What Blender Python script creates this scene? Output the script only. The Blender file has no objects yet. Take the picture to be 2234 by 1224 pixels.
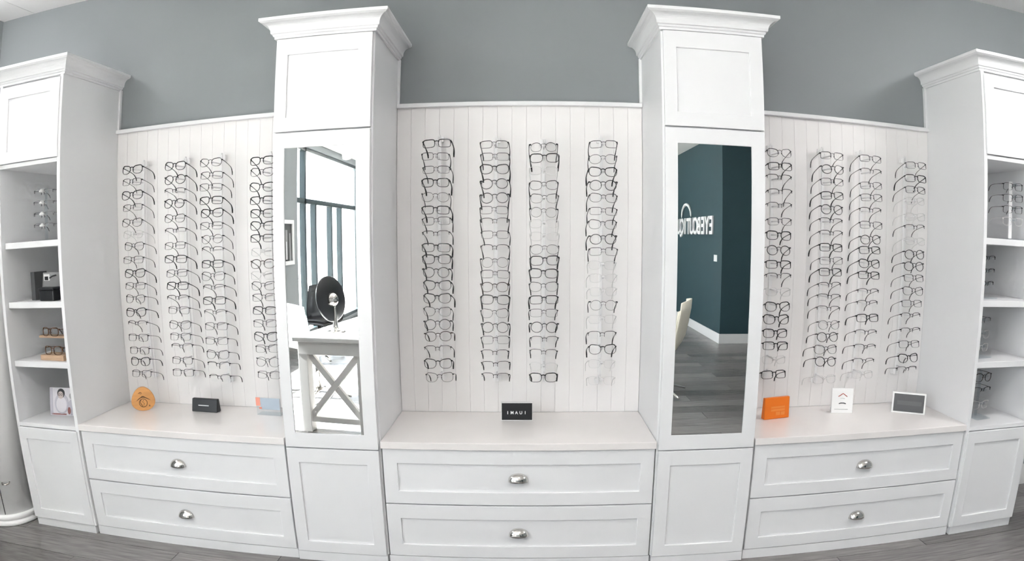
import bpy, bmesh, math, random
from mathutils import Vector, Matrix
R = math.radians
PI = math.pi
sc = bpy.context.scene
C = sc.collection
random.seed(7)

# ------------------------------------------------------------------ camera
# a wide-angle (barrel distorting) lens; frame taken as 2234 x 1224
cd = bpy.data.cameras.new('camera')
cam = bpy.data.objects.new('camera', cd)
C.objects.link(cam)
cam.location = (0.0, -2.4, 1.391)
cam.rotation_euler = (R(90 - 7.80), 0, R(-0.33))
cd.type = 'PANO'
cd.panorama_type = 'FISHEYE_LENS_POLYNOMIAL'
cd.sensor_fit = 'HORIZONTAL'
cd.sensor_width = 36
cd.fisheye_fov = R(200)
cd.fisheye_polynomial_k0 = 0.0
cd.fisheye_polynomial_k1 = -4.48651359e-02
cd.fisheye_polynomial_k2 = 7.42020076e-06
cd.fisheye_polynomial_k3 = -1.26682737e-06
cd.fisheye_polynomial_k4 = 1.55739277e-07
cd.shift_x = -0.021396
cd.shift_y = 0.074192
cd.clip_start = 0.01
sc.camera = cam

# ------------------------------------------------------------------ sky, sun, exposure
w = bpy.data.worlds.new('sky')
sc.world = w
w.use_nodes = True
bg = w.node_tree.nodes['Background']
bg.inputs[0].default_value = (0.92, 0.94, 1.0, 1)
bg.inputs[1].default_value = 3.0
sl = bpy.data.lights.new('sun', 'SUN')
so = bpy.data.objects.new('sun', sl)
C.objects.link(so)
sl.energy = 50.0
sl.angle = R(0.6)
sl.color = (1.0, 0.965, 0.95)
so.location = (-8, -9, 8)
so.rotation_euler = Vector((2.5, 0.3, -2.2)).to_track_quat('-Z', 'Y').to_euler()


def portal(name, loc, rot, sx, sy):
    l = bpy.data.lights.new(name, 'AREA')
    l.shape = 'RECTANGLE'
    l.size, l.size_y = sx, sy
    l.cycles.is_portal = True
    o = bpy.data.objects.new(name, l)
    o.location = loc
    o.rotation_euler = rot
    C.objects.link(o)


WL, WR, WB, WREAR, CEIL = -3.12, 3.6, 0.482, -9.2, 2.79
portal('window_portal', (WL - .16, -7.4, 1.37), (0, R(-90), 0), 2.6, 3.3)
portal('window_portal', (WL - .16, -3.2, 1.525), (0, R(-90), 0), 2.05, 2.4)  # daylight portal of the added left opening
vs = sc.view_settings
vs.view_transform = 'Standard'
vs.look = 'None'
vs.gamma = 1.0
vs.use_curve_mapping = False
vs.exposure = 1.43
sc.cycles.transparent_max_bounces = 12
sc.cycles.max_bounces = 6
sc.cycles.diffuse_bounces = 4
sc.cycles.glossy_bounces = 4
sc.cycles.adaptive_threshold = 0.15
sc.cycles.adaptive_min_samples = 16
sc.cycles.caustics_reflective = False
sc.cycles.caustics_refractive = False

# ------------------------------------------------------------------ materials
M = {}


def nodes(name):
    m = bpy.data.materials.new(name)
    m.use_nodes = True
    nt = m.node_tree
    nt.nodes.clear()
    out = nt.nodes.new('ShaderNodeOutputMaterial')
    M[name] = m
    return m, nt, out


def pbr(name, col, rough=.5, metal=0.0, spec=.5, noise=0.0, nscale=8.0, bump=0.0, bscale=60.0, coat=0.0, stretch=None):
    m, nt, out = nodes(name)
    b = nt.nodes.new('ShaderNodeBsdfPrincipled')
    b.inputs['Base Color'].default_value = (*col, 1)
    b.inputs['Roughness'].default_value = rough
    b.inputs['Metallic'].default_value = metal
    b.inputs['Specular IOR Level'].default_value = spec
    b.inputs['Coat Weight'].default_value = coat
    nt.links.new(b.outputs[0], out.inputs[0])
    if noise or bump:
        tc = nt.nodes.new('ShaderNodeTexCoord')
        mp = nt.nodes.new('ShaderNodeMapping')
        nt.links.new(tc.outputs['Object'], mp.inputs[0])
        if stretch:
            mp.inputs['Scale'].default_value = stretch
    if noise:
        n = nt.nodes.new('ShaderNodeTexNoise')
        n.inputs['Scale'].default_value = nscale
        n.inputs['Detail'].default_value = 2
        nt.links.new(mp.outputs[0], n.inputs[0])
        r = nt.nodes.new('ShaderNodeValToRGB')
        r.color_ramp.elements[0].position = .3
        r.color_ramp.elements[1].position = .7
        r.color_ramp.elements[0].color = (*[c * (1 - noise) for c in col], 1)
        r.color_ramp.elements[1].color = (*[min(1, c * (1 + noise)) for c in col], 1)
        nt.links.new(n.outputs[0], r.inputs[0])
        nt.links.new(r.outputs[0], b.inputs['Base Color'])
    if bump:
        n2 = nt.nodes.new('ShaderNodeTexNoise')
        n2.inputs['Scale'].default_value = bscale
        nt.links.new(mp.outputs[0], n2.inputs[0])
        bp = nt.nodes.new('ShaderNodeBump')
        bp.inputs['Strength'].default_value = bump
        bp.inputs['Distance'].default_value = .002
        nt.links.new(n2.outputs[0], bp.inputs['Height'])
        nt.links.new(bp.outputs[0], b.inputs['Normal'])
    return m


def glassy(name, tint, gloss=.12, rough=0.02):
    m, nt, out = nodes(name)
    t = nt.nodes.new('ShaderNodeBsdfTransparent')
    t.inputs[0].default_value = (*tint, 1)
    g = nt.nodes.new('ShaderNodeBsdfGlossy')
    g.inputs['Roughness'].default_value = rough
    mx = nt.nodes.new('ShaderNodeMixShader')
    lw = nt.nodes.new('ShaderNodeLayerWeight')
    pw = nt.nodes.new('ShaderNodeMath')
    pw.operation = 'POWER'
    pw.inputs[1].default_value = 4.0
    nt.links.new(lw.outputs['Facing'], pw.inputs[0])
    ml = nt.nodes.new('ShaderNodeMath')
    ml.operation = 'MULTIPLY_ADD'
    ml.inputs[1].default_value = gloss * 4
    ml.inputs[2].default_value = gloss * .4
    ml.use_clamp = True
    nt.links.new(pw.outputs[0], ml.inputs[0])
    nt.links.new(ml.outputs[0], mx.inputs[0])
    nt.links.new(t.outputs[0], mx.inputs[1])
    nt.links.new(g.outputs[0], mx.inputs[2])
    nt.links.new(mx.outputs[0], out.inputs[0])
    return m


def emit(name, col, s):
    m, nt, out = nodes(name)
    e = nt.nodes.new('ShaderNodeEmission')
    e.inputs[0].default_value = (*col, 1)
    e.inputs[1].default_value = s
    nt.links.new(e.outputs[0], out.inputs[0])
    return m


pbr('white_lacquer', (.796, .80, .810), .38, noise=.012, nscale=3)
pbr('white_panel', (.84, .82, .812), .45, noise=.012, nscale=4)
pbr('worktop_white', (.82, .79, .775), .16, noise=.015, nscale=5)
pbr('grey_paint', (.250, .270, .280), .7, noise=.02, nscale=3, bump=.08, bscale=220)
pbr('teal_paint', (.019, .054, .066), .55, noise=.04, nscale=3, bump=.08, bscale=220)
pbr('ceiling_white', (.90, .895, .885), .8, noise=.01)
pbr('trim_white', (.80, .80, .80), .4)
pbr('subfloor', (.06, .055, .05), .8)
for i, k in enumerate((.78, .9, 1.0, 1.12, 1.26)):
    pbr('plank_%d' % i, (.172 * k, .163 * k, .158 * k), .24, noise=.22, nscale=4, stretch=(1.5, 22, 22), bump=.1, bscale=30)
pbr('mirror', (.93, .95, .95), 0.0, 1.0)
pbr('chrome', (.72, .70, .67), .12, 1.0)
pbr('nickel', (.50, .46, .42), .2, 1.0)
pbr('black_acetate', (.008, .008, .009), .25)
pbr('dark_metal', (.03, .03, .032), .35, .6)
pbr('brown_acetate', (.035, .022, .016), .25, noise=.6, nscale=60)
pbr('tortoise', (.11, .05, .022), .25, noise=.8, nscale=45)
pbr('grey_acetate', (.12, .12, .13), .3)
pbr('clear_frame', (.70, .69, .68), .2)
pbr('white_plastic', (.82, .82, .81), .35)
pbr('column_white', (.91, .91, .91), .3)
pbr('rod_white', (.83, .82, .82), .3)
glassy('lens', (.99, .99, .99), .003)
glassy('acrylic', (.93, .95, .96), .10)
glassy('pane_glass', (.95, .97, .97), .05)
pbr('tan_wood', (.68, .33, .11), .45, noise=.08, nscale=6, stretch=(2, 2, 14))
pbr('burnt_mark', (.12, .06, .02), .6)
pbr('black_block', (.008, .009, .011), .35)
pbr('ink_white', (.85, .85, .85), .5)
pbr('orange_card', (.80, .18, .008), .35)
pbr('orange_print', (.85, .28, .05), .4)
pbr('pink_card', (.85, .34, .25), .4)
pbr('blue_grey_card', (.60, .66, .74), .35)
pbr('paper_white', (.86, .86, .85), .5)
pbr('red_ink', (.42, .05, .02), .5)
pbr('dark_ink', (.03, .032, .035), .5)
pbr('grey_ink', (.42, .42, .43), .5)
pbr('slate_panel', (.035, .038, .043), .25)
pbr('slate_band', (.055, .060, .066), .25)
pbr('dark_grey_block', (.07, .072, .075), .45)
pbr('mid_grey_card', (.30, .30, .30), .5)
pbr('light_wood', (.52, .36, .24), .5, noise=.15, nscale=5, stretch=(3, 3, 25))
pbr('print_lilac', (.50, .49, .55), .5)
pbr('print_pale', (.72, .70, .74), .5)
pbr('print_red', (.25, .09, .08), .5)
pbr('skin_ink', (.55, .47, .45), .5)
pbr('dark_frame_metal', (.018, .032, .036), .4, .2)
pbr('table_white', (.82, .81, .79), .3)
pbr('chair_white', (.82, .82, .80), .3)
pbr('cream_shell', (.70, .66, .56), .4)
pbr('pale_blue', (.40, .56, .62), .7, noise=.06, nscale=30)
pbr('black_leather', (.012, .012, .013), .45)
pbr('photo_dark', (.03, .03, .03), .3)
pbr('photo_mid', (.25, .25, .25), .3)
pbr('photo_light', (.65, .65, .65), .3)
pbr('pavement', (.42, .41, .39), .9, noise=.1, nscale=2)
pbr('hedge_green', (.06, .13, .03), .9, noise=.4, nscale=14)
pbr('stone_wall', (.45, .42, .37), .9, noise=.15, nscale=3)
for k_, v_ in (('a', 7.0), ('b', 19.0), ('c', 18.5), ('d', 10.0)):  # glow strengths of the added fill lamps, all out of view
    emit('lamp_' + k_, (1.0, .975, .97), v_)
emit('lamp_spot', (1.0, .95, .88), 12.0)


# ------------------------------------------------------------------ mesh helpers
class MB:
    def __init__(s):
        s.v, s.f, s.sm = [], [], []

    def add(s, vs_, fs, smooth=False):
        o = len(s.v)
        s.v += [tuple(p) for p in vs_]
        for f in fs:
            s.f.append([i + o for i in f])
            s.sm.append(smooth)
        return s

    def box(s, x0, x1, y0, y1, z0, z1):
        if x0 > x1: x0, x1 = x1, x0
        if y0 > y1: y0, y1 = y1, y0
        if z0 > z1: z0, z1 = z1, z0
        v = [(x, y, z) for z in (z0, z1) for y in (y0, y1) for x in (x0, x1)]
        return s.add(v, [(0, 2, 3, 1), (4, 5, 7, 6), (0, 1, 5, 4), (2, 6, 7, 3), (0, 4, 6, 2), (1, 3, 7, 5)])

    def ring(s, x0, x1, z0, z1, ix0, ix1, iz0, iz1, y0, y1):
        """rectangular frame in the xz plane from y0 (front) to y1"""
        o = [(x0, z0), (x1, z0), (x1, z1), (x0, z1)]
        i = [(ix0, iz0), (ix1, iz0), (ix1, iz1), (ix0, iz1)]
        v = [(a, y0, b) for a, b in o] + [(a, y0, b) for a, b in i] + [(a, y1, b) for a, b in o] + [(a, y1, b) for a, b in i]
        fs = []
        for k in range(4):
            n = (k + 1) % 4
            fs += [(k, n, 4 + n, 4 + k), (8 + n, 8 + k, 12 + k, 12 + n), (n, k, 8 + k, 8 + n), (4 + k, 4 + n, 12 + n, 12 + k)]
        return s.add(v, fs)

    def prism(s, pts, axis, a0, a1, smooth=False):
        """closed 2-D outline extruded along an axis; pts are in the other two axes in order"""
        n = len(pts)
        def P(p, a):
            return {'x': (a, p[0], p[1]), 'y': (p[0], a, p[1]), 'z': (p[0], p[1], a)}[axis]
        v = [P(p, a0) for p in pts] + [P(p, a1) for p in pts]
        s.add(v, [tuple(range(n))[::-1], tuple(range(n, 2 * n))])
        return s.add(v, [(i, (i + 1) % n, n + (i + 1) % n, n + i) for i in range(n)], smooth)

    def tube(s, pts, rad, n=8, closed=False, flat=1.0, caps=True):
        pts = [Vector(p) for p in pts]
        m = len(pts)
        rad = rad if isinstance(rad, (list, tuple)) else [rad] * m
        v, fs = [], []
        up = None
        for i, p in enumerate(pts):
            a = pts[(i - 1) % m] if closed or i else p
            b = pts[(i + 1) % m] if closed or i < m - 1 else p
            t = (b - a).normalized()
            if up is None:
                up = Vector((0, 0, 1)) if abs(t.z) < .9 else Vector((0, 1, 0))
            sd = t.cross(up)
            if sd.length < 1e-6:
                sd = t.cross(Vector((1, 0, 0)))
            sd.normalize()
            u2 = sd.cross(t).normalized()
            up = u2
            for k in range(n):
                an = 2 * PI * k / n
                v.append(p + sd * math.cos(an) * rad[i] + u2 * math.sin(an) * rad[i] * flat)
        mm = m if closed else m - 1
        for i in range(mm):
            for k in range(n):
                a, b = i * n + k, i * n + (k + 1) % n
                j = ((i + 1) % m) * n
                fs.append((a, b, j + (k + 1) % n, j + k))
        s.add(v, fs, True)
        if caps and not closed:
            s.add(v[:n], [tuple(range(n))[::-1]])
            s.add(v[-n:], [tuple(range(n))])
        return s

    def lathe(s, prof, n=24, c=(0, 0, 0), smooth=True, a0=0, a1=2 * PI):
        full = abs(a1 - a0 - 2 * PI) < 1e-6
        v, fs = [], []
        cols = n if full else n + 1
        for r, z in prof:
            for k in range(cols):
                a = a0 + (a1 - a0) * k / n
                v.append((c[0] + r * math.cos(a), c[1] + r * math.sin(a), c[2] + z))
        for i in range(len(prof) - 1):
            for k in range(n):
                k2 = (k + 1) % cols
                fs.append((i * cols + k, i * cols + k2, (i + 1) * cols + k2, (i + 1) * cols + k))
        return s.add(v, fs, smooth)

    def mesh(s, name):
        me = bpy.data.meshes.new(name)
        me.from_pydata(s.v, [], s.f)
        bm = bmesh.new()
        bm.from_mesh(me)
        for f, q in zip(bm.faces, s.sm):
            f.smooth = q
        bmesh.ops.remove_doubles(bm, verts=bm.verts, dist=1e-6)
        bmesh.ops.recalc_face_normals(bm, faces=bm.faces)
        bm.to_mesh(me)
        bm.free()
        return me

    def build(s, name, mat, parent=None, off=None, bevel=0.0, loc=None, solid=0.0):
        """off: world point that is the parent's origin (vertices are given in world space)"""
        if off is not None:
            s.v = [(a - off[0], b - off[1], c - off[2]) for a, b, c in s.v]
        o = bpy.data.objects.new(name, s.mesh(name))
        o.data.materials.append(M[mat])
        C.objects.link(o)
        if parent: o.parent = parent
        if loc: o.location = loc
        if solid:
            md = o.modifiers.new('thickness', 'SOLIDIFY')
            md.thickness = solid
            md.offset = 0
        if bevel:
            md = o.modifiers.new('edge', 'BEVEL')
            md.width = bevel
            md.segments = 2
            md.limit_method = 'ANGLE'
        return o


def tag(o, label, cat, group=None):
    o['label'] = label
    o['category'] = cat
    if group: o['group'] = group
    return o


def struct(o):
    o['kind'] = 'structure'
    return o


def thing(name, label, cat, loc=(0, 0, 0), rz=0, group=None):
    o = bpy.data.objects.new(name, None)
    o.empty_display_size = .05
    C.objects.link(o)
    o.location = loc
    o.rotation_euler = (0, 0, rz)
    return tag(o, label, cat, group)


def link(name, me, parent, loc=(0, 0, 0), rot=(0, 0, 0)):
    o = bpy.data.objects.new(name, me)
    C.objects.link(o)
    o.parent = parent
    o.location = loc
    o.rotation_euler = rot
    return o


def letter_mesh(ch, size, ext, bold, mat):
    cu = bpy.data.curves.new('letter', 'FONT')
    cu.body = ch
    cu.size = size
    cu.extrude = ext
    cu.offset = bold
    cu.align_x = 'CENTER'
    cu.resolution_u = 4
    t = bpy.data.objects.new('letter', cu)
    C.objects.link(t)
    me = bpy.data.meshes.new_from_object(t)
    bpy.data.objects.remove(t)
    me.materials.clear()
    me.materials.append(M[mat])
    return me


# ------------------------------------------------------------------ the room
fl = struct(MB().box(WL, WR, WREAR, WB, -.06, -.012).build('floor', 'subfloor'))
PW, PL = .18, 1.5
pm = []
for i in range(5):
    mb = MB().box(0, PL - .003, -PW + .003, 0, -.012, 0)
    me = mb.mesh('plank')
    me.materials.append(M['plank_%d' % i])
    pm.append(me)
rng = random.Random(3)
y = WB
row = 0
while y > -6.5:
    x = WL - (0.0 if row % 3 == 0 else (.5 if row % 3 == 1 else 1.0))
    while x < WR:
        o = bpy.data.objects.new('plank', pm[rng.randrange(5)])
        C.objects.link(o)
        o.parent = fl
        sx0, sx1 = max(x, WL), min(x + PL, WR)
        if sx1 - sx0 > .02:
            o.location = (sx0, y, 0)
            o.scale = ((sx1 - sx0) / PL, 1, 1)
        x += PL
    y -= PW
    row += 1
mb = MB()
while y > WREAR:
    for k in range(5):
        mb.box(WL + k * 1.344, WL + (k + 1) * 1.344 - .003, max(y - PW, WREAR) + .003, y, -.012, 0)
    y -= PW
o = mb.build('far_planks', 'plank_1', fl)
o['kind'] = 'stuff'

ce = struct(MB().box(WL, WR, WREAR, WB, CEIL + .012, CEIL + .06).build('ceiling', 'ceiling_white'))
xs = [WL, -2.855, -1.635, -.415, .805, 2.025, 3.245, WR]
for a, b in zip(xs, xs[1:]):
    MB().box(a + .002, b - .002, WREAR, WB, CEIL, CEIL + .012).build('panel', 'ceiling_white', ce)

struct(MB().box(WL - .15, WR + .15, WB, WB + .12, -.06, CEIL + .06).build('wall_back', 'grey_paint'))
struct(MB().box(WL - .15, WR + .15, WREAR - .15, WREAR, -.06, CEIL + .06).build('wall_rear', 'grey_paint'))
struct(MB().box(WR, WR + .15, WREAR, WB, -.06, CEIL + .06).build('wall_right', 'grey_paint'))

mb = MB()
W1 = (-9.05, -5.75, .06, 2.69)
W_ADDED = (-4.40, -2.00, .50, 2.55)  # added opening out of view, brings daylight in from the left
mb.box(WL - .15, WL, WREAR, W1[0], -.06, CEIL + .06)
mb.box(WL - .15, WL, W1[1], W_ADDED[0], -.06, CEIL + .06)
mb.box(WL - .15, WL, W_ADDED[1], WB, -.06, CEIL + .06)
for q in (W1, W_ADDED):
    mb.box(WL - .15, WL, q[0], q[1], -.06, q[2])
    mb.box(WL - .15, WL, q[0], q[1], q[3], CEIL + .06)
struct(mb.build('wall_left', 'grey_paint'))
# partition with the sign: end face towards the cabinets, side face towards the room
struct(MB().box(2.50, WR, WREAR, -5.63, -.0, CEIL).build('wall_partition', 'teal_paint'))
struct(MB().box(2.488, 2.50, WREAR, -5.618, 0, .13).box(2.50, WR, -5.63, -5.618, 0, .13).build('baseboard_partition', 'trim_white', bevel=.003))
struct(MB().box(2.50, WR, WB - .014, WB, 0, .13).build('baseboard_back', 'trim_white', bevel=.003))
struct(MB().box(WR - .014, WR, -5.61, WB - .014, 0, .13).build('baseboard_right', 'trim_white', bevel=.003))

# windows: dark frames, panes between the bars
def window(name, q, mull, transoms, lower):
    y0, y1, z0, z1 = q
    xa, xb = WL - .10, WL - .02
    mb = MB()
    t = .05
    mb.box(xa, xb, y0, y0 + t, z0, z1).box(xa, xb, y1 - t, y1, z0, z1)
    mb.box(xa, xb, y0, y1, z0, z0 + t).box(xa, xb, y0, y1, z1 - t, z1)
    win = struct(mb.build(name, 'dark_frame_metal'))
    for m in mull:
        MB().box(xa, xb, m - .03, m + .03, z0, z1).build('mullion', 'dark_frame_metal', win)
    for zt in transoms:
        MB().box(xa, xb, y0, y1, zt - .035, zt + .035).build('transom', 'dark_frame_metal', win)
    for m in lower:
        MB().box(xa, xb, m - .03, m + .03, z0, transoms[0]).build('mullion', 'dark_frame_metal', win)
    ys = [y0] + sorted(mull) + [y1]
    for a, b in zip(ys, ys[1:]):
        zz = [z0] + list(transoms) + [z1]
        for c, d in zip(zz, zz[1:]):
            MB().box(WL - .064, WL - .058, a, b, c, d).build('pane', 'pane_glass', win)
    return win


window('window_1', W1, [-6.13], [1.93], [-6.58, -7.35, -7.88])
window('added_window', W_ADDED, [-3.2], [], [])  # unseen extra window, put in only to light the cabinets from the left
struct(MB().box(-16, 8, -20, WREAR - .15, -.2, -.08).box(-16, WL - .15, WREAR - .15, 8, -.2, -.08).build('ground', 'pavement'))
tag(MB().box(-11.2, -10.4, -19, 6, -.08, 1.0).build('hedge', 'hedge_green', bevel=.1), 'long clipped green hedge outside the window', 'hedge')

# ------------------------------------------------------------------ cabinetry
X = dict(lsl=-2.585, lsr=-2.150, ltl=-1.031, ltr=-.611, rtl=.511, rtr=.934, rsl=2.049, rsr=2.485)
PY = .468           # face of the slatted back panels
CR0, CR1 = 2.218, 2.300


def crown(x0, x1, yf, root, off, ends=True):
    prof = [(0, 0), (.007, 0), (.007, .010), (.012, .012), (.014, .020), (.020, .022), (.021, .027)]
    for k in range(1, 8):
        a = k / 7 * PI / 2
        prof.append((.021 + .031 * (1 - math.cos(a)), .027 + .036 * math.sin(a)))
    prof += [(.056, .066), (.061, .069), (.061, .082), (0, .082)]
    v, fs = [], []
    n = len(prof)
    for o, z in prof:
        v += [(x0 - o, WB - .001, CR0 + z), (x0 - o, yf - o, CR0 + z), (x1 + o, yf - o, CR0 + z), (x1 + o, WB - .001, CR0 + z)]
    for i in range(n - 1):
        for k in range(3):
            fs.append((i * 4 + k, i * 4 + k + 1, (i + 1) * 4 + k + 1, (i + 1) * 4 + k))
    return MB().add(v, fs).build('crown_moulding', 'white_lacquer', root, off)


def shaker(name, x0, x1, z0, z1, ix0, ix1, iz0, iz1, root, off, yf=0.0, th=.02, mat='white_lacquer', depth=.008, inner='panel', imat=None, ymid=None):
    d = MB().ring(x0, x1, z0, z1, ix0, ix1, iz0, iz1, yf, yf + th).build(name, mat, root, off, bevel=.0018)
    MB().box(ix0 - .004, ix1 + .004, yf + depth, yf + th - .002, iz0 - .004, iz1 + .004).build(inner, imat or mat, d, off)
    return d


def scribe(root, off, x, s, z0, z1):
    MB().box(x, x + s * .012, WB - .018, WB - .001, z0, z1).build('scribe_strip', 'white_lacquer', root, off)


def tower(x0, x1, label):
    off = ((x0 + x1) / 2, .25, 0)
    r = thing('mirror_tower', label, 'cabinet', off)
    yb = .021
    MB().box(x0, x1, yb, WB - .001, .045, CR0 + .02).build('body', 'white_lacquer', r, off, bevel=.0015)
    MB().box(x0 + .004, x1 - .004, .004, WB - .002, 0, .045).build('plinth', 'white_lacquer', r, off, bevel=.002)
    crown(x0, x1, .012, r, off)
    g = .007
    shaker('upper_door', x0 + g, x1 - g, 1.825, 2.214, x0 + .058, x1 - .064, 1.882, 2.144, r, off)
    shaker('mirror_door', x0 + g, x1 - g, .5375, 1.819, x0 + .056, x1 - .064, .600, 1.757, r, off, inner='mirror', imat='mirror', depth=.004)
    shaker('lower_door', x0 + g, x1 - g, .048, .5325, x0 + .060, x1 - .060, .100, .469, r, off)
    scribe(r, off, x0, -1, 2.006, CR0 + .004)
    scribe(r, off, x1, 1, 2.006, CR0 + .004)
    return r


tower(X['ltl'], X['ltr'], 'tall white cabinet tower whose mirror reflects the bright window and table')
tower(X['rtl'], X['rtr'], 'tall white cabinet tower whose mirror reflects the teal wall and dark floor')


def cup_pull(cx, yf, cz, parent, off):
    a, b, c = .040, .026, .034
    mb = MB()
    v, fs = [], []
    NT, NP = 16, 8
    for i in range(NT + 1):
        t = PI * i / NT
        for j in range(NP + 1):
            p = PI / 2 * j / NP
            v.append((cx - a * math.cos(t), yf - .001 - b * math.sin(t) ** .8 * math.sin(p), cz - .012 + c * math.sin(t) ** .8 * math.cos(p)))
    for i in range(NT):
        for j in range(NP):
            k = i * (NP + 1) + j
            fs.append((k, k + 1, k + NP + 2, k + NP + 1))
    mb.add(v, fs, True)
    h = mb.build('cup_pull', 'chrome', parent, off, solid=.0025)
    return h


def drawers(x0, x1, label, left_gap=.006, right_gap=.006):
    off = ((x0 + x1) / 2, .25, 0)
    r = thing('drawer_unit', label, 'drawers', off)
    MB().box(x0 + .0015, x1 - .0015, .034, WB - .016, .045, .540).build('body', 'white_lacquer', r, off)
    MB().box(x0 + .002, x1 - .002, .016, WB - .017, 0, .045).build('plinth', 'white_lacquer', r, off)
    for z0, z1, i0, i1 in ((.2975, .5405, .355, .478), (.048, .2925, .104, .228)):
        d = shaker('drawer', x0 + left_gap, x1 - right_gap, z0, z1, x0 + .066, x1 - .063, i0, i1, r, off, yf=.013)
        cup_pull((x0 + x1) / 2 + .0, .013 + .008, (i0 + i1) / 2, d, off)
    return r


def worktop(x0, x1, label):
    off = ((x0 + x1) / 2, .25, .543)
    o = MB().box(x0 + .001, x1 - .001, .002, PY - .001, .5435, .573).build('worktop', 'worktop_white', None, off, bevel=.002, loc=off)
    return tag(o, label, 'worktop')


BAYS = [('left', X['lsr'], X['ltl']), ('centre', X['ltr'], X['rtl']), ('right', X['rtr'], X['rsl'])]
DW = {'left': 'white two-drawer base unit left of both mirror towers',
      'centre': 'white two-drawer base unit between the two mirror towers',
      'right': 'white two-drawer base unit right of both mirror towers'}
WT = {'left': 'glossy white worktop carrying the tan egg-shaped plaque',
      'centre': 'glossy white worktop carrying the black lettered plaque',
      'right': 'glossy white worktop carrying the orange block'}
BP = {'left': 'white grooved board panel behind the leftmost four eyeglass columns',
      'centre': 'white grooved board panel behind the four eyeglass columns between mirrors',
      'right': 'white grooved board panel behind the rightmost four eyeglass columns'}
for nm, a, b in BAYS:
    drawers(a, b, DW[nm])
    worktop(a, b, WT[nm])
    off = ((a + b) / 2, PY, .573)
    r = thing('back_panel', BP[nm], 'panel', off)
    MB().box(a + .001, b - .001, PY + .004, WB - .001, .573, 1.985).build('backing_board', 'white_panel', r, off)
    n = 17
    wd = (b - a - .002) / n
    mb = MB().prism([(-wd / 2 + .0002, .004), (-wd / 2 + .0002, .0011), (-wd / 2 + .0014, 0), (wd / 2 - .0014, 0), (wd / 2 - .0002, .0011), (wd / 2 - .0002, .004)], 'z', 0, 1.412)
    me = mb.mesh('slat')
    me.materials.append(M['white_panel'])
    for k in range(n):
        link('slat', me, r, (a + .001 + (k + .5) * wd - off[0], 0, 0))
    MB().box(a + .001, b - .001, PY - .022, WB - .001, 1.985, 2.005).build('cap_rail', 'white_lacquer', r, off, bevel=.003)


def shelf_unit(x0, x1, label, inner_side):
    off = ((x0 + x1) / 2, .25, 0)
    r = thing('shelf_cabinet', label, 'cabinet', off)
    t = .020
    ya, yb = .004, WB - .001
    MB().box(x0, x0 + t, ya, yb, .045, CR0 + .02).build('side_panel', 'white_lacquer', r, off, bevel=.0015)
    MB().box(x1 - t, x1, ya, yb, .045, CR0 + .02).build('side_panel', 'white_lacquer', r, off, bevel=.0015)
    MB().box(x0 + t, x1 - t, yb - .012, yb, .545, 1.82).build('niche_back', 'white_lacquer', r, off)
    MB().box(x0 + t, x1 - t, ya + .016, yb, .045, .545).build('carcass', 'white_lacquer', r, off)
    MB().box(x0 + t, x1 - t, ya + .016, yb, 1.822, CR0 + .02).build('carcass', 'white_lacquer', r, off)
    MB().box(x0 + t, x1 - t, ya, yb - .012, .540, .560).build('niche_floor', 'white_lacquer', r, off, bevel=.0015)
    MB().box(x0 + t, x1 - t, ya, yb - .012, 1.806, 1.826).build('niche_top', 'white_lacquer', r, off, bevel=.0015)
    for z in (1.447, 1.157, .867):
        MB().box(x0 + t + .001, x1 - t - .001, .03, yb - .012, z - .030, z).build('shelf', 'white_lacquer', r, off, bevel=.002)
    MB().box(x0 + .012, x1 - .012, .006, yb, 0, .045).build('plinth', 'white_lacquer', r, off, bevel=.002)
    crown(x0, x1, .012, r, off)
    shaker('upper_door', x0 + .014, x1 - .014, 1.829, 2.206, x0 + .072, x1 - .072, 1.885, 2.146, r, off, yf=-.004)
    shaker('lower_door', x0 + .012, x1 - .012, .048, .536, x0 + .064, x1 - .064, .100, .478, r, off, yf=-.004)
    if inner_side > 0:
        scribe(r, off, x1, 1, 2.006, CR0 + .004)
    else:
        scribe(r, off, x0, -1, 2.006, CR0 + .004)
    return r


shelf_unit(X['lsl'], X['lsr'], 'tall white shelf cabinet beside the left drawers, holding wooden eyewear stand', 1)
shelf_unit(X['rsl'], X['rsr'], 'tall white shelf cabinet beside the right drawers, holding only acrylic stands', -1)

# ------------------------------------------------------------------ eyeglasses
GW = .064           # half spacing from centre to hinge


def outline(shape):
    """right lens outline (x from nose to temple), list of (x, z), z=0 at brow line"""
    pts = []
    n = 22
    P = dict(rect=(.0510, .034, 4.2, 0, 0), wide=(.0510, .037, 3.2, .003, .004), cat=(.0515, .039, 2.6, .008, .008),
             round=(.0475, .043, 2.1, 0, .001), panto=(.0485, .040, 2.4, .001, .005), semi=(.0510, .034, 3.4, .001, .003),
             aviator=(.0520, .043, 2.3, -.001, .007))[shape]
    wd, ht, ex, lift, drop = P
    cx, cz = .0095 + wd / 2, -ht / 2
    for k in range(n):
        a = 2 * PI * k / n
        c, s_ = math.cos(a), math.sin(a)
        x = abs(c) ** (2 / ex) * (1 if c > 0 else -1) * wd / 2
        z = abs(s_) ** (2 / ex) * (1 if s_ > 0 else -1) * ht / 2
        u = x / (wd / 2)
        if z > 0:
            z += lift * max(0, u) * z / (ht / 2)
        else:
            x *= 1 - drop * 26 * (-z / ht) * .9
            x += (.0015 if shape != 'round' else 0) * (-z / ht)
        pts.append((cx + x, cz + z))
    return pts


def wrap(x):           # frame front is gently curved backwards to the temples
    return 2.2 * x * x


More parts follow.
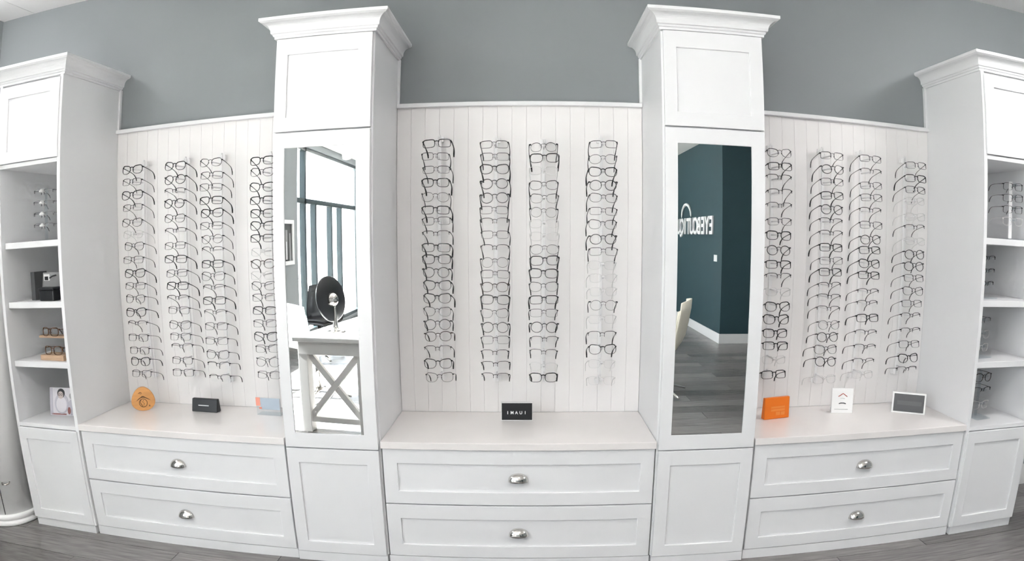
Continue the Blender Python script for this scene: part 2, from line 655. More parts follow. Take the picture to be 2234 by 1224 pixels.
def rim_mesh(shape, th_top, th_bot, semi, mat, dep):
    mb = MB()
    pts = outline(shape)
    n = len(pts)
    cx = sum(p[0] for p in pts) / n
    cz = sum(p[1] for p in pts) / n
    for sgn in (1, -1):
        v, fs = [], []
        zmax = max(p[1] for p in pts)
        zmin = min(p[1] for p in pts)
        for (x, z) in pts:
            q = (z - zmin) / (zmax - zmin)
            t = th_bot + (th_top - th_bot) * q ** 1.5
            dx, dz = x - cx, z - cz
            l = math.hypot(dx, dz)
            ux, uz = dx / l, dz / l
            yy = wrap(x)
            for o_, y_ in ((0, -dep / 2), (t, -dep / 2), (t, dep / 2), (0, dep / 2)):
                v.append((sgn * (x + ux * o_), yy + y_, z + uz * o_))
        for i in range(n):
            if semi and pts[i][1] < cz and pts[(i + 1) % n][1] < cz:
                continue
            j = (i + 1) % n
            for k in range(4):
                fs.append((i * 4 + k, i * 4 + (k + 1) % 4, j * 4 + (k + 1) % 4, j * 4 + k))
        mb.add(v, fs)
    # bridge
    rb = max(.0012, th_top * .55)
    mb.tube([(-.011, .0005, -.010), (-.006, 0, -.0065), (0, -.0005, -.0055), (.006, 0, -.0065), (.011, .0005, -.010)], rb, 5)
    # end pieces and nose pads
    for sgn in (1, -1):
        xe = max(p[0] for p in pts)
        he = max(.0035, th_top * 1.1)
        za = -.006
        mb.add([(sgn * a, wrap(a) + b, c) for a, b, c in [(xe - .002, -.0015, za - he / 2), (xe - .002, -.0015, za + he), (GW + .001, -.001, za + he), (GW + .001, -.001, za - he / 2),
                                                           (xe - .002, .003, za - he / 2), (xe - .002, .003, za + he), (GW + .001, .006, za + he), (GW + .001, .006, za - he / 2)]],
               [(0, 1, 2, 3), (7, 6, 5, 4), (0, 4, 5, 1), (1, 5, 6, 2), (2, 6, 7, 3), (3, 7, 4, 0)])
        mb.tube([(sgn * .0085, .002, -.017), (sgn * .0095, .006, -.022)], .0013, 4)
    me = mb.mesh('frame_front')
    me.materials.append(M[mat])
    return me


def temple_mesh(th, mat):
    mb = MB()
    y0 = wrap(GW) + .004
    path = [(0, y0, -.005), (.0005, y0 + .03, -.0055), (.001, y0 + .06, -.007), (.0005, y0 + .088, -.010), (-.001, y0 + .104, -.016), (-.003, y0 + .117, -.027), (-.004, y0 + .124, -.041)]
    mb.tube(path, [th, th * .9, th * .8, th * .85, th * 1.0, th * 1.1, th * .9], 6, flat=.55)
    # flip so the tall side is vertical
    me = mb.mesh('temple')
    me.materials.append(M[mat])
    return me


def lens_mesh(shape, sgn):
    pts = outline(shape)
    v = [(sgn * x, wrap(x) - .0004, z) for x, z in pts]
    v2 = [(a, b + .0012, c) for a, b, c in v]
    n = len(pts)
    mb = MB().add(v + v2, [tuple(range(n)), tuple(range(n, 2 * n))[::-1]] + [(i, (i + 1) % n, n + (i + 1) % n, n + i) for i in range(n)])
    me = mb.mesh('lens')
    me.materials.append(M['lens'])
    return me


# code: shape, rim top, rim bottom, semi-rimless, front material, temple thickness, temple material, wording
STY = {'R': ('rect', .0042, .0022, 0, 'black_acetate', .0034, 'black_acetate', 'thick black rectangular'),
       'r': ('rect', .0021, .0010, 0, 'dark_metal', .0022, 'black_acetate', 'thin black rectangular'),
       'K': ('cat', .0042, .0020, 0, 'black_acetate', .0032, 'black_acetate', 'bold black cat-eye'),
       'k': ('cat', .0023, .0010, 0, 'black_acetate', .0024, 'black_acetate', 'slim black cat-eye'),
       'O': ('round', .0030, .0022, 0, 'black_acetate', .0028, 'black_acetate', 'black round'),
       'o': ('round', .0015, .0010, 0, 'dark_metal', .0019, 'dark_metal', 'thin wire round'),
       'W': ('wide', .0045, .0022, 0, 'black_acetate', .0034, 'black_acetate', 'heavy black square'),
       's': ('semi', .0024, .0012, 1, 'black_acetate', .0024, 'black_acetate', 'half-rimmed dark'),
       'a': ('aviator', .0014, .0010, 0, 'dark_metal', .0018, 'dark_metal', 'thin wire aviator'),
       'P': ('panto', .0032, .0018, 0, 'brown_acetate', .0028, 'brown_acetate', 'dark brown rounded'),
       'c': ('wide', .0016, .0010, 0, 'clear_frame', .0016, 'clear_frame', 'pale clear-framed'),
       'T': ('wide', .0040, .0026, 0, 'tortoise', .0032, 'tortoise', 'brown tortoiseshell'),
       'g': ('rect', .0020, .0010, 1, 'grey_acetate', .0026, 'grey_acetate', 'grey half-rimmed')}
GM = {}
for k, s in STY.items():
    GM[k] = (rim_mesh(s[0], s[1], s[2], s[3], s[4], .003), temple_mesh(s[5], s[6]), lens_mesh(s[0], 1), lens_mesh(s[0], -1))


def eyeglasses(code, loc, rot, label, group=None, scale=1.0):
    r = thing('eyeglasses', label, 'eyeglasses', loc, 0, group)
    r.rotation_euler = rot
    r.scale = (scale,) * 3
    fm, tm, l1, l2 = GM[code]
    link('frame_front', fm, r)
    for sg in (1, -1):
        t = link('temple', tm, r, (sg * GW, 0, 0))
        if sg < 0: t.scale = (-1, 1, 1)
        t.rotation_euler = (0, 0, 0)
    link('lens', l1, r)
    link('lens', l2, r)
    return r


COL = {
    'L1': (-1.943, [1.788, 1.726, 1.663, 1.6, 1.528, 1.47, 1.411, 1.344, 1.279, 1.216, 1.153, 1.087, 1.026, 0.96, 0.895, 0.84, 0.777], 'KrKrkckrKrkKsrrKr'),
    'L2': (-1.688, [1.784, 1.722, 1.66, 1.608, 1.534, 1.47, 1.403, 1.339, 1.272, 1.211, 1.149, 1.094, 1.024, 0.966, 0.914, 0.849, 0.79], 'KOsOksrRrRsrkrsrr'),
    'L3': (-1.482, [1.785, 1.724, 1.668, 1.606, 1.548, 1.488, 1.429, 1.373, 1.309, 1.254, 1.196, 1.138, 1.078, 1.017, 0.947, 0.883, 0.828, 0.766], 'krrRKrosRksRsrrkss'),
    'L4': (-1.216, [1.774, 1.722, 1.654, 1.592, 1.533, 1.477, 1.419, 1.358, 1.306, 1.252, 1.204, 1.15, 1.089, 1.03, 0.97, 0.913, 0.855, 0.789], 'WkKRWKRcPckrRrKrar'),
    'C1': (-.405, [1.811, 1.754, 1.696, 1.64, 1.581, 1.521, 1.474, 1.415, 1.359, 1.31, 1.256, 1.197, 1.141, 1.083, 1.029, 0.975, 0.914, 0.852, 0.791], 'RrrWaRrsRWOKKkOPsKk'),
    'C2': (-.152, [1.802, 1.748, 1.696, 1.635, 1.575, 1.518, 1.467, 1.412, 1.353, 1.298, 1.243, 1.19, 1.134, 1.075, 1.017, 0.957, 0.896, 0.845, 0.792], 'rrKOOrsrsorPWkOrsss'),
    'C3': (.059, [1.793, 1.743, 1.688, 1.626, 1.569, 1.512, 1.461, 1.406, 1.353, 1.302, 1.247, 1.19, 1.132, 1.075, 1.017, 0.955, 0.898, 0.839, 0.79], 'oWckkoccaWWkRrOsscW'),
    'C4': (.314, [1.805, 1.744, 1.686, 1.631, 1.573, 1.514, 1.459, 1.398, 1.341, 1.283, 1.228, 1.169, 1.113, 1.049, 0.977, 0.916, 0.851, 0.776], 'raKOkrkOrcccocsKcc'),
    'R1': (1.121, [1.803, 1.74, 1.686, 1.621, 1.559, 1.49, 1.428, 1.364, 1.296, 1.24, 1.174, 1.107, 1.048, 0.983, 0.924, 0.86, 0.791], 'kRsssrWORscKKWRcR'),
    'R2': (1.389, [1.807, 1.747, 1.685, 1.621, 1.561, 1.5, 1.443, 1.381, 1.32, 1.267, 1.203, 1.148, 1.092, 1.025, 0.967, 0.906, 0.851, 0.763], 'rOrROssRrRsssoOkOc'),
    'R3': (1.604, [1.809, 1.745, 1.682, 1.625, 1.56, 1.495, 1.43, 1.376, 1.313, 1.257, 1.176, 1.12, 1.054, 0.979, 0.91, 0.841, 0.78], 'rsrrsrORKRssRsssc'),
    'R4': (1.866, [1.799, 1.735, 1.679, 1.625, 1.549, 1.493, 1.431, 1.369, 1.311, 1.25, 1.188, 1.125, 1.062, 0.989, 0.925, 0.856, 0.794], 'rRrccscOOrkrssrKs')}
ORD = ['top', 'second', 'third', 'fourth', 'fifth', 'sixth', 'seventh', 'eighth', 'ninth', 'tenth', 'eleventh', 'twelfth', 'thirteenth', 'fourteenth', 'fifteenth', 'sixteenth', 'seventeenth', 'eighteenth', 'nineteenth']
PANEL = {'L': 'left', 'C': 'centre', 'R': 'right'}
CN = {'1': 'leftmost column', '2': 'second column', '3': 'third column', '4': 'rightmost column'}
GY = .318
rod_top = MB().box(-.018, .018, -.02, -.0005, -.012, .012).box(-.004, .004, -.03, -.018, -.004, .020)
rtm = rod_top.mesh('bracket')
rtm.materials.append(M['rod_white'])
peg = MB().tube([(0, .10, 0), (0, .005, 0)], .0035, 6).tube([(0, .008, -.004), (0, -.002, .0045)], .0050, 6)
pgm = peg.mesh('peg')
pgm.materials.append(M['rod_white'])
rg = random.Random(11)
for key, (cx, zs, codes) in COL.items():
    assert len(zs) == len(codes), key
    pn, cn = PANEL[key[0]], CN[key[1]]
    rl = thing('display_rod', 'slim white rod with pegs holding the %s panel\'s %s of eyeglasses' % (pn, cn), 'display rod', (cx, PY, .74), 0, 'eyeglass display rods')
    off = (cx, PY, .74)
    MB().box(cx - .008, cx + .008, PY - .052, PY - .040, zs[-1] - .06, zs[0] + .03).build('rod', 'rod_white', rl, off, bevel=.002)
    link('bracket', rtm, rl, (0, -.022, zs[0] + .018 - .74))
    link('bracket', rtm, rl, (0, -.022, zs[-1] - .045 - .74))
    for za in (zs[0] + .010, zs[-1] - .053):
        MB().box(cx - .006, cx + .006, PY - .042, PY - .0005, za, za + .016).build('standoff', 'rod_white', rl, off)
    for k, (z, code) in enumerate(zip(zs, codes)):
        link('peg', pgm, rl, (0, GY + .004 - PY, z - .0145 - .74))
        word = STY[code][7]
        if k == len(zs) - 1:
            pos = 'lowest'
        else:
            pos = 'topmost' if k == 0 else ORD[k] + ' from top'
        lab = '%s eyeglasses, %s in the %s panel\'s %s' % (word, pos, pn, cn)
        eyeglasses(code, (cx + rg.uniform(-.003, .003), GY + rg.uniform(-.003, .003), z),
                   (R(rg.uniform(-17, -9)), R(rg.uniform(-1.6, 1.6)), R(rg.uniform(-3, 3))), lab, 'eyeglasses on the wall rods', rg.uniform(.94, .985))

# ------------------------------------------------------------------ things on the worktops
ZT = .5735


def leaf_prism(pts, y0, y1):
    return MB().prism(pts, 'y', y0, y1)


# tan egg-shaped plaque with burnt emblem
r = thing('egg_plaque', 'tan egg-shaped wooden plaque with a burnt emblem on left worktop', 'plaque', (-1.945, .307, ZT), R(28))
pts = []
for k in range(40):
    a = 2 * PI * k / 40
    rr = .062
    x = math.cos(a) * rr * (1 - .16 * math.sin(a))
    z = math.sin(a) * (.066 if math.sin(a) > 0 else .056) + .056
    pts.append((x, max(0, z)))
MB().prism(pts, 'y', -.010, .010).build('slab', 'tan_wood', r, bevel=.003)
yf = -.0108
em = MB()
em.prism([(-.036, .052), (-.026, .062), (-.004, .076), (.004, .076), (.028, .062), (.042, .052), (.030, .057), (.012, .066), (0, .069), (-.012, .066), (-.026, .057)], 'y', yf, -.0098)
em.build('emblem_chevron', 'burnt_mark', r)
ring = [( .021 * math.cos(t), yf + .0006, .041 + .021 * math.sin(t)) for t in [2 * PI * k / 24 for k in range(24)]]
MB().tube(ring, .0016, 5, closed=True).build('emblem_ring', 'burnt_mark', r)
MB().tube([(-.010, yf + .0006, .058), (-.016, yf + .0006, .045), (-.008, yf + .0006, .030), (-.006, yf + .0006, .022)], .0014, 5).build('emblem_stroke', 'burnt_mark', r)
MB().tube([(.004, yf + .0006, .056), (-.004, yf + .0006, .046), (.006, yf + .0006, .038), (0, yf + .0006, .026)], .0011, 5).build('emblem_stroke', 'burnt_mark', r)
MB().tube([(-.022, yf + .0006, .090), (-.012, yf + .0006, .096), (-.002, yf + .0006, .091), (-.010, yf + .0006, .086), (-.018, yf + .0006, .092), (-.006, yf + .0006, .096)], .0011, 5).build('emblem_stroke', 'burnt_mark', r)
MB().prism([(.028, .022), (.036, .022), (.031, .031)], 'y', yf, -.0098).build('emblem_spot', 'burnt_mark', r)

# black block with a pale line
r = thing('display_block', 'black wedge-shaped block with one pale line on left worktop', 'display block', (-1.596, .345, ZT), R(-3))
MB().prism([(-.012, 0), (.030, 0), (.020, .064), (.002, .064)], 'x', -.075, .075).build('block', 'black_block', r, bevel=.003)
MB().add([(-.030, -.0105 + .0005, .030), (.028, -.0105 + .0005, .029), (.028, -.0100 + .001, .0335), (-.030, -.0100 + .001, .0345)], [(0, 1, 2, 3)])
MB().box(-.036, .026, -.0065, -.003, .0295, .0335).build('pale_line', 'ink_white', r)

# clear acrylic holder partly hidden by the tower
r = thing('card_holder', 'clear acrylic card holder with pink and grey cards beside left tower', 'card holder', (-1.235, .33, ZT), R(-4))
MB().box(-.065, .065, -.004, -.001, 0, .085).box(-.065, .065, -.004, .05, 0, .003).build('acrylic_plate', 'acrylic', r)
MB().box(-.042, .064, -.0008, .0008, .028, .083).build('grey_card', 'blue_grey_card', r)
MB().box(-.066, -.043, -.0055, -.0042, .045, .086).box(-.05, -.036, -.0055, -.0042, .030, .040).build('pink_card', 'pink_card', r)
MB().box(.062, .066, -.0058, -.0042, .0, .083).build('edge_strip', 'grey_ink', r)

# centre plaque with white letters
r = thing('letter_plaque', 'black rectangular plaque with five white letters on centre worktop', 'plaque', (-.060, .330, ZT), 0)
MB().prism([(-.008, 0), (.024, 0), (.014, .083), (-.001, .083)], 'x', -.0705, .0705).build('clear_base', 'white_plastic', r, bevel=.001)
b = MB().prism([(-.0105, .005), (-.0078, .005), (-.0015, .0805), (-.0042, .0805)], 'x', -.0675, .0675).build('black_face', 'black_block', r)
tilt = math.atan2(.0063, .0755)
for k, ch in enumerate('IMAUI'):
    me = letter_mesh(ch, .0185, .0006, .0007, 'ink_white')
    l = link('letter', me, b, (-.041 + k * .0195, -.0079, .0315), (R(90) - tilt, 0, 0))

# orange block
r = thing('display_block', 'bright orange block with faint pale print on right worktop', 'display block', (1.135, .285, ZT), R(12))
MB().prism([(-.010, 0), (.018, 0), (.012, .100), (-.004, .100)], 'x', -.070, .070).build('block', 'orange_card', r, bevel=.002)
for z0, z1, xa, xb in ((.050, .058, -.034, .044), (.036, .046, -.034, .044), (.016, .032, -.006, .018), (.016, .032, .022, .044)):
    yq = -.010 + .006 * (z0 / .1)
    MB().box(xa, xb, yq - .0004, yq + .002, z0, z1).build('faint_print', 'orange_print', r)

# white card with red chevron
r = thing('display_card', 'white card with red chevron and dark curve on right worktop', 'card', (1.507, .330, ZT), R(-12))
MB().prism([(-.014, 0), (-.009, 0), (.009, .120), (.004, .120)], 'x', -.055, .055).prism([(.003, .1), (.006, .1), (.036, 0), (.033, 0)], 'x', -.05, .05).build('card', 'paper_white', r, bevel=.001)
def on_card(pts2, rad, nm, mat):
    MB().tube([(x, -.014 + .15 * z - .0003, z) for x, z in pts2], rad, 5).build(nm, mat, r)
on_card([(-.022, .080), (-.008, .088), (.002, .095), (.012, .088), (.024, .080)], .0020, 'red_chevron', 'red_ink')
on_card([(-.018, .046), (-.008, .049), (.008, .049), (.018, .046)], .0026, 'dark_curve', 'dark_ink')
on_card([(-.012, .071), (0, .072), (.012, .070)], .0007, 'fine_line', 'grey_ink')
on_card([(-.040, .019), (.030, .019)], .0012, 'grey_line', 'grey_ink')

# dark framed panel
r = thing('tabletop_display', 'dark slate panel in a white frame on right worktop', 'display panel', (1.862, .262, ZT), R(-31))
ay, by = -.020, .006
def slab(x0, x1, z0, z1, d0, d1):
    k = (by - ay) / .1
    return [(x, ay + k * z + d, z) for d in (d0, d1) for x, z in ((x0, z0), (x1, z0), (x1, z1), (x0, z1))]
BX = [(0, 1, 2, 3), (7, 6, 5, 4), (0, 4, 5, 1), (1, 5, 6, 2), (2, 6, 7, 3), (3, 7, 4, 0)]
MB().add(slab(-.087, .087, 0, .1, 0, .012), BX).build('frame', 'white_plastic', r, bevel=.001)
b = MB().add(slab(-.078, .078, .008, .092, -.0015, .001), BX).build('dark_face', 'slate_panel', r)
MB().add(slab(-.060, .066, .040, .060, -.0022, 0), BX).build('grey_band', 'slate_band', b)
MB().prism([(.0, .07), (.004, .07), (.046, 0), (.042, 0)], 'x', -.02, .02).build('easel_leg', 'white_plastic', r)

# ------------------------------------------------------------------ things on the left shelves
def acrylic_stand(x, y, z, rz, rows, pitch, label, height, codes, glabels, base=.05, group='acrylic eyewear stands', noses=True, wid=.008):
    r = thing('eyewear_stand', label, 'eyewear stand', (x, y, z), rz, group)
    MB().box(-base, base, -.03, .06, 0, .006).build('base', 'acrylic', r, bevel=.001)
    MB().box(-wid, wid, .030, .036, .006, height).build('upright', 'acrylic' if wid < .009 else 'rod_white', r)
    for k in range(rows):
        zz = height - .012 - k * pitch
        mb = MB().tube([(0, .032, zz - .01), (0, .004, zz - .012)], .004, 6)
        mb.lathe([(.0, -.008), (.010, -.007), (.015, -.002), (.012, .003), (.004, .010), (0, .011)], 10, (0, -.004, zz - .006))
        mb.build('nose_rest', 'white_plastic' if noses else 'acrylic', r)
        if k < len(codes) and codes[k] != '-':
            p = Vector((0, .004, zz + .002))
            p.rotate(Matrix.Rotation(rz, 3, 'Z'))
            eyeglasses(codes[k], (x + p.x, y + p.y, z + p.z), (R(3), 0, rz + R(rg.uniform(-3, 3))), glabels[k], 'eyeglasses on acrylic stands')
    return r


Z1, Z2, Z3, Z4 = 1.4475, 1.1575, .8675, .5605
acrylic_stand(-2.385, .13, Z1, R(6), 4, .056, 'clear stand with four white nose rests on left cabinet\'s top shelf', .262, 'gggg',
              ['grey half-rimmed eyeglasses, %s on left cabinet\'s four-tier clear stand' % q for q in ('topmost', 'second from top', 'third from top', 'lowest')])
# dark block display
r = thing('display_backdrop', 'dark grey angled backdrop with pale card on left cabinet\'s second shelf', 'display', (-2.355, .135, Z2), R(-4))
MB().box(-.115, -.085, -.03, .06, 0, .14).build('upright_block', 'dark_grey_block', r, bevel=.001)
MB().prism([(.010, .0), (.014, .0), (.034, .132), (.030, .132)], 'x', -.083, .115).build('card', 'mid_grey_card', r)
MB().box(-.07, -.025, .022, .027, .092, .125).build('card_emblem', 'paper_white', r)
MB().box(-.058, -.036, .017, .023, .095, .113).build('card_emblem', 'dark_ink', r)
MB().tube([(-.020, .018, .105), (0, .016, .114), (.03, .016, .118)], .004, 6).build('card_stroke', 'dark_ink', r)
tag(MB().box(-.055, .055, -.026, .026, 0, .052).box(-.058, .058, -.029, .029, .052, .066).build('eyeglass_case', 'black_block', bevel=.006, loc=(-2.315, .085, Z2)),
    'black eyeglass case in front of the dark backdrop, left cabinet', 'case')
bpy.data.objects['eyeglass_case'].rotation_euler = (0, 0, R(-6))
# wooden two-tier stand with two pairs
r = thing('eyewear_stand', 'light wooden two-tier eyewear stand on left cabinet\'s third shelf', 'eyewear stand', (-2.325, .105, Z3), R(-4))
MB().box(-.075, .095, -.045, .045, 0, .026).build('base', 'light_wood', r, bevel=.002)
MB().box(.066, .082, .020, .040, .026, .118).build('post', 'light_wood', r)
MB().box(-.115, .080, -.005, .040, .104, .116).build('upper_tier', 'light_wood', r, bevel=.002)
eyeglasses('T', (-2.315, .070, Z3 + .066), (R(-4), 0, R(-4)), 'brown tortoiseshell eyeglasses on the wooden stand\'s base', 'eyeglasses on the wooden stand')
eyeglasses('T', (-2.345, .092, Z3 + .154), (R(-4), 0, R(-8)), 'brown tortoiseshell eyeglasses on the wooden stand\'s upper tier', 'eyeglasses on the wooden stand')
# printed card with a sketched figure wearing glasses
r = thing('picture_card', 'lilac printed card with sketched faces on left cabinet\'s bottom shelf', 'card', (-2.375, .165, Z4), R(4))
MB().prism([(0, 0), (.006, 0), (.030, .140), (.024, .140)], 'x', -.100, .110).build('card', 'print_pale', r, bevel=.001)
def pc(x0, x1, z0, z1, mat, nm):
    k = .024 / .14
    v = [(x, k * z - d, z) for d in (.0012, -.001) for x, z in ((x0, z0), (x1, z0), (x1, z1), (x0, z1))]
    MB().add(v, BX).build(nm, mat, r)
pc(-.100, -.080, .004, .138, 'print_lilac', 'print_band')
def blob(cx, cz, rx, rz_, mat, nm, d):
    k = .024 / .14
    n = 18
    v = []
    for dd in (d, -.001):
        for i in range(n):
            a = 2 * PI * i / n
            x, z = cx + rx * math.cos(a), cz + rz_ * math.sin(a)
            v.append((x, k * z - dd, z))
    MB().add(v, [tuple(range(n)), tuple(range(n, 2 * n))[::-1]] + [(i, (i + 1) % n, n + (i + 1) % n, n + i) for i in range(n)]).build(nm, mat, r)
blob(-.020, .060, .048, .052, 'print_lilac', 'print_shape', .0014)
blob(-.020, .056, .036, .040, 'print_pale', 'print_shape', .0019)
blob(-.022, .112, .025, .024, 'dark_ink', 'print_hair', .0024)
blob(-.024, .104, .018, .019, 'skin_ink', 'print_face', .0030)
for cx in (-.033, -.016):
    MB().tube([(cx + .0065 * math.cos(t), .024 / .14 * (.106 + .005 * math.sin(t)) - .0035, .106 + .005 * math.sin(t)) for t in [2 * PI * k / 12 for k in range(12)]], .0009, 4, closed=True).build('print_glasses', 'dark_ink', r)
blob(.052, .100, .020, .016, 'grey_ink', 'print_shape', .0016)
blob(.052, .060, .024, .024, 'print_lilac', 'print_shape', .0016)
blob(.030, .026, .010, .018, 'print_red', 'print_shape', .0020)
pc(.042, .050, .004, .050, 'print_lilac', 'print_shape')
pc(.058, .066, .004, .050, 'print_lilac', 'print_shape')
pc(-.090, .010, .004, .010, 'print_red', 'print_band')

# ------------------------------------------------------------------ things on the right shelves
acrylic_stand(2.346, .115, Z1, R(-4), 4, .056, 'clear stand with white strip on right cabinet\'s top shelf', .286, 'rrrc',
              ['%s eyeglasses, %s on right cabinet\'s top-shelf stand' % (n, q) for n, q in (('thin black', 'topmost'), ('thin black', 'second from top'), ('thin black', 'third from top'), ('pale clear-framed', 'lowest'))], wid=.010, noses=False)
acrylic_stand(2.205, .14, Z2, R(10), 3, .062, 'clear stand with dark eyeglasses on right cabinet\'s second shelf', .215, 'sss',
              ['half-rimmed dark eyeglasses, %s on right cabinet\'s second-shelf stand' % q for q in ('topmost', 'middle', 'lowest')], noses=False)
acrylic_stand(2.20, .14, Z3, R(10), 3, .065, 'clear stand with pale eyeglasses on right cabinet\'s third shelf', .205, 'gcc',
              ['%s eyeglasses, %s on right cabinet\'s third-shelf stand' % (n, q) for n, q in (('grey half-rimmed', 'topmost'), ('pale clear-framed', 'middle'), ('pale clear-framed', 'lowest'))], noses=False)
acrylic_stand(2.235, .13, Z4, R(6), 3, .070, 'clear stand with dark rounded eyeglasses on right cabinet\'s bottom shelf', .235, 'Psc',
              ['%s eyeglasses, %s on right cabinet\'s bottom-shelf stand' % (n, q) for n, q in (('dark brown rounded', 'topmost'), ('half-rimmed dark', 'middle'), ('pale clear-framed', 'lowest'))], noses=False)

# ------------------------------------------------------------------ white round display column by the left wall
off = (-2.80, .065, 0)
r = thing('display_column', 'white round display column with curved base left of shelf cabinet', 'display column', off)
MB().lathe([(0, 0), (.165, 0), (.168, .006), (.166, .022), (.160, .026), (.160, .030), (.166, .034), (.166, .052), (.158, .060), (0, .060)], 40).build('base', 'column_white', r)
MB().lathe([(0, .060), (.150, .060), (.150, 1.50), (.144, 1.51), (0, 1.51)], 40).build('body', 'column_white', r)
th = R(-66)
MB().prism([(.1495 * math.cos(th + a), .1495 * math.sin(th + a)) for a in (-.012, .012)] + [(.1515 * math.cos(th + a), .1515 * math.sin(th + a)) for a in (.012, -.012)], 'z', .062, 1.0).build('door_seam', 'dark_ink', r)
a = R(-50)
MB().tube([(.149 * math.cos(a + q), .149 * math.sin(a + q), .235 + dz) if k in (0, 4) else (.166 * math.cos(a + q), .166 * math.sin(a + q), .235 + dz) for k, (q, dz) in enumerate(((-.14, .004), (-.11, 0), (0, -.003), (.11, .001), (.14, .004)))], .004, 6).build('pull', 'nickel', r)

# ------------------------------------------------------------------ the room behind the camera (seen in the mirrors)
def xtable():
    L, Wd, H = 1.45, .60, .70
    r = thing('table', 'white wooden table with crossed braces at its ends', 'table', (-1.405, -1.80, 0), R(9))
    # local: x across (end width), y backwards negative
    MB().box(-Wd / 2, Wd / 2, -L, 0, H - .03, H).build('tabletop', 'table_white', r, bevel=.004)
    MB().box(-Wd / 2 + .03, Wd / 2 - .03, -L + .03, -.03, H - .125, H - .03).build('apron', 'table_white', r, bevel=.002)
    for sx in (-1, 1):
        for yy in (-.07, -L + .07):
            x0 = sx * (Wd / 2 - .065)
            MB().box(x0 - .038, x0 + .038, yy - .038, yy + .038, 0, H - .03).build('leg', 'table_white', r, bevel=.003)
    for yy in (-.07, -L + .07):
        MB().box(-Wd / 2 + .09, Wd / 2 - .09, yy - .018, yy + .018, .07, .11).build('stretcher', 'table_white', r, bevel=.002)
        for s in (-1, 1):
            a = Vector((-s * .20, yy + s * .004, .115)); b = Vector((s * .20, yy + s * .004, .575))
            d = (b - a).normalized()
            nrm = Vector((-d.z, 0, d.x)) * .022
            th_ = Vector((0, .014, 0))
            MB().add([a + nrm - th_, b + nrm - th_, b - nrm - th_, a - nrm - th_, a + nrm + th_, b + nrm + th_, b - nrm + th_, a - nrm + th_], BX).build('cross_brace', 'table_white', r, bevel=.002)
    return r


xtable()
# black round disc on chrome trumpet stand
r = thing('table_mirror', 'round black table mirror on a chrome trumpet stand', 'table mirror', (-1.45, -2.12, .70), R(110))
MB().lathe([(0, 0), (.078, 0), (.080, .004), (.060, .010), (.030, .018), (.020, .040), (.015, .085), (.0095, .17), (.008, .215), (0, .216)], 28).build('stand', 'chrome', r)
Rm = Matrix.Rotation(R(90), 4, 'X') @ Matrix.Rotation(R(0), 4, 'Y')
dm = MB().lathe([(0, -.008), (.165, -.008), (.172, -.004), (.172, .004), (.165, .008), (0, .010)], 40)
dm.v = [tuple(Matrix.Rotation(R(80), 3, 'X') @ Vector(p) + Vector((0, .035, .245))) for p in dm.v]
dm.build('disc', 'black_block', r)
hm = MB().lathe([(0, .040), (.028, .035), (.046, .020), (.054, 0), (.050, -.01), (0, -.012)], 24)
hm.v = [tuple(Matrix.Rotation(R(80), 3, 'X') @ Vector(p) + Vector((0, .018, .240))) for p in hm.v]
hm.build('hub', 'chrome', r)


def sheet(prof, halfw, mat, name, root, curl=0.0, thick=.012, nx=9, taper=None):
    v, fs = [], []
    for j, (yy, zz) in enumerate(prof):
        hw = halfw * (taper[j] if taper else 1)
        for i in range(nx):
            u = -1 + 2 * i / (nx - 1)
            v.append((u * hw, yy + curl * u * u * (1 if zz > .5 else .25), zz + curl * .35 * u * u))
    for j in range(len(prof) - 1):
        for i in range(nx - 1):
            k = j * nx + i
            fs.append((k, k + 1, k + nx + 1, k + nx))
    return MB().add(v, fs, True).build(name, mat, root, solid=thick)


def swivel_chair(loc, rz, label, shell, cushion, group='office chairs behind the camera'):
    """faces local -y: seat in front of the back"""
    r = thing('swivel_chair', label, 'chair', loc, rz, group)
    prof = [(-.24, .44), (-.20, .455), (-.05, .445), (.12, .445), (.20, .47), (.235, .54), (.26, .66), (.28, .78), (.285, .86)]
    tp = [.80, .9, 1, 1, 1, 1, 1, .97, .90]
    sheet(prof, .235, shell, 'shell', r, -.06, .014, taper=tp)
    prof2 = [(y_ - .0 if z_ < .5 else y_ - .025, z_ + (.022 if z_ < .5 else 0)) for y_, z_ in prof[1:-1]]
    sheet(prof2, .195, cushion, 'cushion', r, -.055, .025, taper=tp[1:-1])
    MB().tube([(0, .02, .43), (0, .02, .07)], [.022, .022], 12).build('column', 'chrome', r)
    for k in range(4):
        a = PI / 4 + k * PI / 2
        MB().tube([(0, .02, .085), (.16 * math.cos(a), .02 + .16 * math.sin(a), .06), (.30 * math.cos(a), .02 + .30 * math.sin(a), .016)], [.024, .017, .014], 8, flat=.7).build('foot', 'chrome', r)
    return r


swivel_chair((-1.85, -2.85, 0), R(45), 'white shell swivel chair with pale blue cushion at the table', 'chair_white', 'pale_blue')
swivel_chair((-2.45, -4.6, 0), R(185), 'black swivel chair farthest from the table, below the window', 'black_leather', 'black_leather')
swivel_chair((-1.22, -3.62, 0), R(180), 'black swivel chair at the far end of the table', 'black_leather', 'black_leather')
swivel_chair((1.13, -3.05, 0), R(-70), 'cream shell swivel chair near the teal wall', 'cream_shell', 'cream_shell')

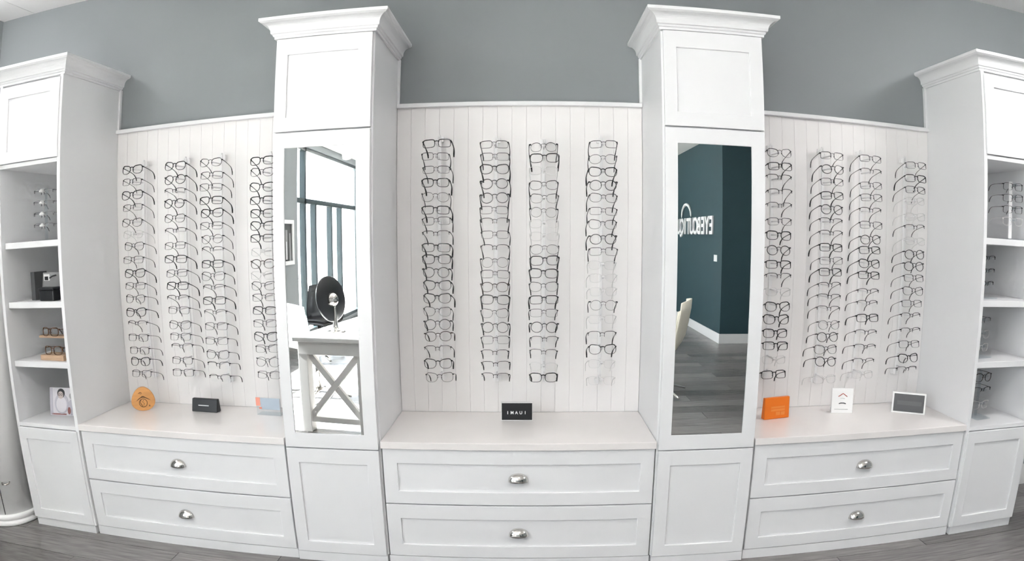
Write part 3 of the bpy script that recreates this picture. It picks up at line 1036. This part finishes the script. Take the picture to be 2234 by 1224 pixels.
# picture on the left wall
r = thing('framed_picture', 'black and white photograph in a white frame on grey wall', 'picture', (WL, -5.37, 1.12))
x = .002
fr = MB()
yA, yB, zA, zB = -.19, .21, -.05, .53
for b_ in ((yA, yA + .05, zA, zB), (yB - .05, yB, zA, zB), (yA + .05, yB - .05, zA, zA + .05), (yA + .05, yB - .05, zB - .05, zB)):
    fr.box(.001, .026, *b_)
fr.build('frame', 'trim_white', r)
MB().box(.001, .010, yA + .05, yB - .05, zA + .05, zB - .05).build('photo', 'photo_dark', r)
MB().box(.010, .0115, .02, .09, .02, .40).build('photo_shape', 'photo_mid', r)
MB().box(.0115, .0125, .04, .075, .02, .25).build('photo_shape', 'photo_light', r)
MB().box(.010, .0115, -.10, -.04, .0, .36).build('photo_shape', 'photo_mid', r)

# sign letters on the teal partition, reading away from the corner
r = thing('wall_sign', 'white raised letter sign with an arched stroke on teal wall', 'sign', (2.50, -5.98, 1.446))
for k, ch in enumerate('EYEBOUTIQUE'):
    me = letter_mesh(ch, .35, .010, .008, 'ink_white')
    link('letter', me, r, (-.012, -.12 - k * .215, .004), (R(90), 0, R(-90)))
arc = [(-.012, -1.27 - .30 * (1 - math.cos(t)), .27 + .20 * math.sin(t)) for t in [PI * q / 14 for q in range(15)]]
MB().tube(arc, [.010 + .016 * math.sin(PI * q / 14) for q in range(15)], 8).build('arched_stroke', 'ink_white', r)
tag(MB().box(2.494, 2.50, -5.99, -5.84, 1.075, 1.165).build('light_switch', 'white_plastic', bevel=.002), 'white light switch plate on teal wall below the sign', 'light switch')

# opal drum lamps added unseen as fill light, and one white spotlight on a short rail
FILL_LAMPS = (((-2.86, -.30), 'lamp_a', 'nearest the left shelf cabinet'), ((2.75, -.95), 'lamp_b', 'nearest the right shelf cabinet'),
         ((.2, -2.3), 'lamp_c', 'in the middle of the room'), ((-.6, -5.2), 'lamp_d', 'farthest from the cabinets'))
for (px_, py_), lm, wd_ in FILL_LAMPS:
    r = thing('fill_lamp', 'added round opal fill lamp ' + wd_, 'ceiling lamp', (px_, py_, CEIL), 0, 'added fill lamps')
    MB().lathe([(0, 0), (.09, 0), (.09, -.03), (0, -.03)], 32).build('canopy', 'trim_white', r)
    MB().lathe([(0, -.031), (.19, -.031), (.20, -.04), (.20, -.125), (.185, -.135), (0, -.138)], 40).build('diffuser', lm, r)
r = thing('spotlight', 'white drum-shaped spotlight hanging from the ceiling near the window', 'spotlight', (-2.55, -6.2, CEIL))
MB().box(-.02, .02, -.6, .6, -.025, 0).build('rail', 'trim_white', r)
MB().tube([(0, 0, -.025), (0, 0, -.10)], .01, 8).build('stem', 'trim_white', r)
hm = MB().lathe([(0, .09), (.05, .085), (.065, .05), (.075, -.09), (.068, -.09), (.06, -.06), (0, -.055)], 20)
hm.v = [tuple(Matrix.Rotation(R(-35), 3, 'X') @ Vector(p) + Vector((0, 0, -.19))) for p in hm.v]
hm.build('lamp_head', 'trim_white', r)
